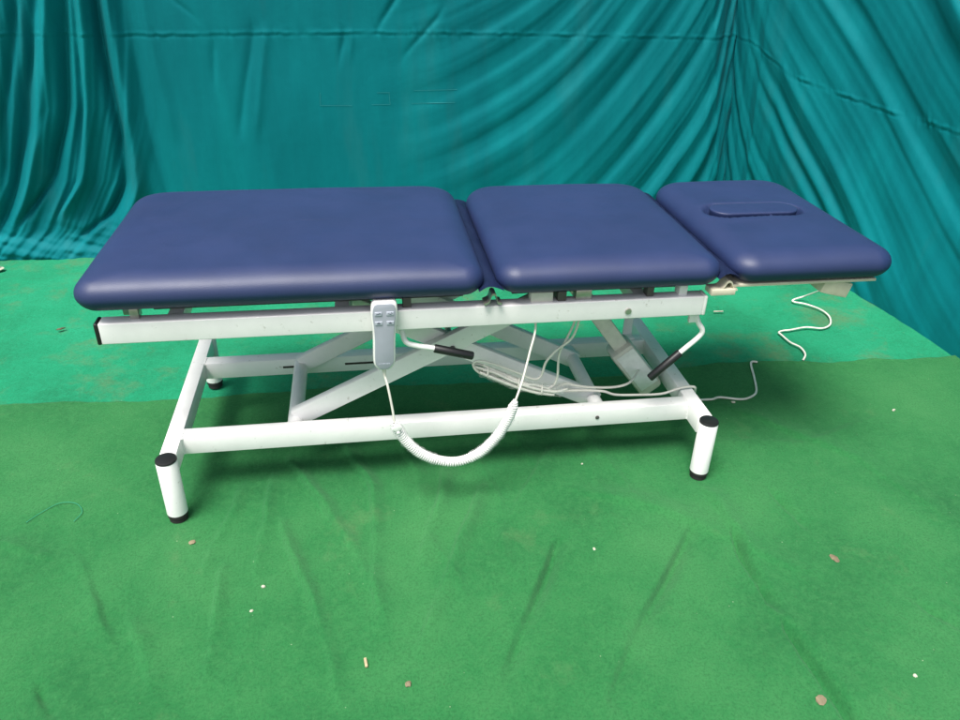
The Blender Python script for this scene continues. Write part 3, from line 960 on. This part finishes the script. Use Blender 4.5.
# loose clear wrapping still on parts of the coil
def wrap(i0, i1, seed):
    bm = bmesh.new(); rings = []; sd = 26
    for i in range(i0, i1, 4):
        p = P[i]; n_, b_ = F[i]; ring = []
        for k in range(sd):
            a_ = 2*math.pi*k/sd
            r_ = .0150+.0022*float(vnoise2(np.array([i*.11]), np.array([k*.5]), seed)[0])
            ring.append(bm.verts.new(p+(n_*math.cos(a_)+b_*math.sin(a_))*r_))
        rings.append(ring)
    for A, B in zip(rings, rings[1:]):
        for k in range(sd): bm.faces.new((A[k], A[(k+1) % sd], B[(k+1) % sd], B[k]))
    obj('plastic_wrap', bm, M['film'], hc, angle=0)
wrap(20, 230, 5); wrap(330, 500, 6)
bm = bmesh.new()
add_lathe(bm, (.566, -.034, .245), [(.0045, .002), (.0045, -.001), (.003, -.002)], 14, axis='y')
add_box(bm, (.553, -.034, .248), (.573, -.030, .268), .002, rot=Matrix.Rotation(.7, 4, 'Y'))
obj('clip', bm, M['coil'], hc)

# ------------------------------------------------------------------ lead on the rear carpet
bm = bmesh.new()
Pm = [(2.046, .580, .006), (2.073, .615, .008), (2.082, .667, .008), (2.064, .707, .008), (2.060, .765, .008), (2.060, .788, .008), (2.085, .799, .008), (2.113, .801, .008), (2.188, .816, .008), (2.247, .801, .008), (2.298, .83, .008), (2.332, .896, .008), (2.33, .959, .008), (2.297, 1.01, .008), (2.258, 1.037, .008), (2.262, 1.050, .012), (2.312, 1.046, .03), (2.26, .85, .16), (2.05, .45, .40), (1.80, .15, .535), (1.72, .10, .557)]
add_tube(bm, smooth_path(Pm, 9), .0036, 10)
o = obj('power_cable', bm, M['wire'], angle=0)
tag(o, 'thin white cable zigzagging on the mint carpet below the head end', 'cable')

# ------------------------------------------------------------------ litter on the carpets
def chip(name, x, y, sx, sy, sz, m, label, cat, group=None, rot=0, seed=0, z=.0055):
    bm = bmesh.new()
    bmesh.ops.create_icosphere(bm, subdivisions=2, radius=1)
    rs = np.random.RandomState(seed+50)
    for v in bm.verts:
        f = 1+.28*rs.uniform(-1, 1)
        v.co = Vector((v.co.x*f*sx, v.co.y*f*sy, v.co.z*f*sz))
    bmesh.ops.rotate(bm, verts=bm.verts[:], cent=(0, 0, 0), matrix=Matrix.Rotation(rot, 3, 'Z'))
    bmesh.ops.translate(bm, verts=bm.verts[:], vec=(x, y, z+sz*.5))
    o = obj(name, bm, m, angle=30)
    origin_base(o)
    return tag(o, label, cat, group)
def stick(name, x, y, L, w, rot, m, label, cat, z=.008):
    bm = bmesh.new()
    add_box(bm, (x-L/2, y-w/2, z-w/2), (x+L/2, y+w/2, z+w/2), w*.2, 2, rot=Matrix.Rotation(rot, 4, 'Z'))
    o = obj(name, bm, m); origin_base(o)
    return tag(o, label, cat)
stick('wood_chip', .463, -.510, .022, .006, 1.7, M['ply'], 'short pale wood stick lying alone on the front carpet', 'wood chip')
chip('stone', 1.365, -.719, .012, .010, .0025, M['stone'], 'flat brown clod of dirt at the long carpet crease', 'dirt clod', rot=.6, seed=1)
chip('stone', 1.612, -.355, .009, .013, .0022, M['stone'], 'flat tan flake on the carpet right of the creases', 'dirt flake', rot=.2, seed=2)
chip('crumb', 1.090, .086, .0035, .003, .003, M['chip'], 'white crumb under the front base rail by the right leg', 'crumb', 'crumbs on the carpet', seed=3)
chip('crumb', .235, -.270, .005, .0045, .004, M['chip'], 'pale crumb, larger of two in front of the left leg', 'crumb', 'crumbs on the carpet', seed=4)
chip('crumb', .215, -.339, .0038, .0035, .003, M['chip'], 'pale crumb, smaller of two in front of the left leg', 'crumb', 'crumbs on the carpet', seed=5)
chip('crumb', 1.670, .344, .007, .005, .004, M['chip'], 'white crumb beside the cable near the right leg', 'crumb', 'crumbs on the carpet', seed=6)
chip('crumb', 1.029, -.249, .004, .005, .003, M['chip'], 'tan crumb in the middle of the front carpet', 'crumb', 'crumbs on the carpet', seed=7)
chip('crumb', 2.172, .238, .009, .004, .003, M['chip'], 'elongated pale crumb near the right curtain foot', 'crumb', 'crumbs on the carpet', rot=.5, seed=8)
chip('crumb', 1.592, -.693, .004, .004, .003, M['chip'], 'white crumb at the bottom right corner of the photo', 'crumb', 'crumbs on the carpet', seed=9)
chip('crumb', .546, -.572, .006, .007, .004, M['stone'], 'tan crumb between the wood stick and the photo bottom', 'crumb', 'crumbs on the carpet', seed=10)
chip('dirt_clod', .048, -.099, .009, .007, .002, M['stone'], 'flat tan smear of dirt right beside the left foot', 'dirt clod', seed=11)
stick('paper_scrap', 1.903, .987, .040, .005, -.05, M['chip'], 'white paper strip on the mint carpet past the release lever', 'paper scrap', z=.007)
chip('leaf', -.614, 1.101, .016, .005, .003, M['leaf'], 'dark dry curled leaf on the mint carpet at left', 'leaf', rot=.5, seed=12, z=.008)
chip('stone', -1.045, 1.70, .022, .018, .012, M['chip'], 'pale stone at the foot of the left curtain folds', 'stone', seed=13, z=.004)
bm = bmesh.new()
add_tube(bm, smooth_path([(-.37, .02, .011), (-.345, .055, .011), (-.31, .085, .012), (-.27, .08, .011), (-.245, .045, .011), (-.255, .01, .010)], 8), .0008, 6)
tag(origin_base(obj('thread', bm, M['thread'], angle=0)), 'loose green thread curled on the carpet left of the couch', 'thread')

# ------------------------------------------------------------------ light, sky, camera
w = bpy.data.worlds.new('World'); scene.world = w; w.use_nodes = True
nt = w.node_tree; bg = nt.nodes['Background']
sky = nt.nodes.new('ShaderNodeTexSky'); sky.sky_type = 'NISHITA'; sky.sun_disc = False
SUN_EL, SUN_AZ = math.radians(67), math.radians(-138)      # azimuth measured from +Y towards +X
sky.sun_elevation = SUN_EL; sky.sun_rotation = SUN_AZ
sky.air_density = 1.0; sky.dust_density = 3.0; sky.ozone_density = 1.0
hs_ = nt.nodes.new('ShaderNodeHueSaturation'); hs_.inputs['Saturation'].default_value = .42   # an overcast sky is nearly grey
nt.links.new(sky.outputs[0], hs_.inputs['Color']); nt.links.new(hs_.outputs[0], bg.inputs[0]); bg.inputs[1].default_value = .10
sd = bpy.data.lights.new('sun', 'SUN'); sd.energy = 2.9; sd.angle = math.radians(28); sd.color = (1, .96, .90)
so = bpy.data.objects.new('sun', sd); COL.objects.link(so)
dirv = Vector((math.sin(SUN_AZ)*math.cos(SUN_EL), math.cos(SUN_AZ)*math.cos(SUN_EL), math.sin(SUN_EL)))
so.rotation_euler = dirv.to_track_quat('Z', 'Y').to_euler()
so.location = dirv*6

cam = bpy.data.cameras.new('camera'); co = bpy.data.objects.new('camera', cam); COL.objects.link(co)
rt = Vector((.98824558, -.15104303, .0235942)); up = Vector((.05540164, .49769353, .86558177)); fw = Vector((.14248277, .8541002, -.50021146))
co.matrix_world = Matrix(((rt.x, up.x, -fw.x, .5069), (rt.y, up.y, -fw.y, -1.5839), (rt.z, up.z, -fw.z, 1.3486), (0, 0, 0, 1)))
cam.sensor_width = 36; cam.lens = 761.55/960*36
cam.clip_start = .05; cam.clip_end = 200
scene.camera = co
scene.view_settings.view_transform = 'Standard'; scene.view_settings.look = 'None'
scene.view_settings.exposure = .89; scene.view_settings.gamma = 1
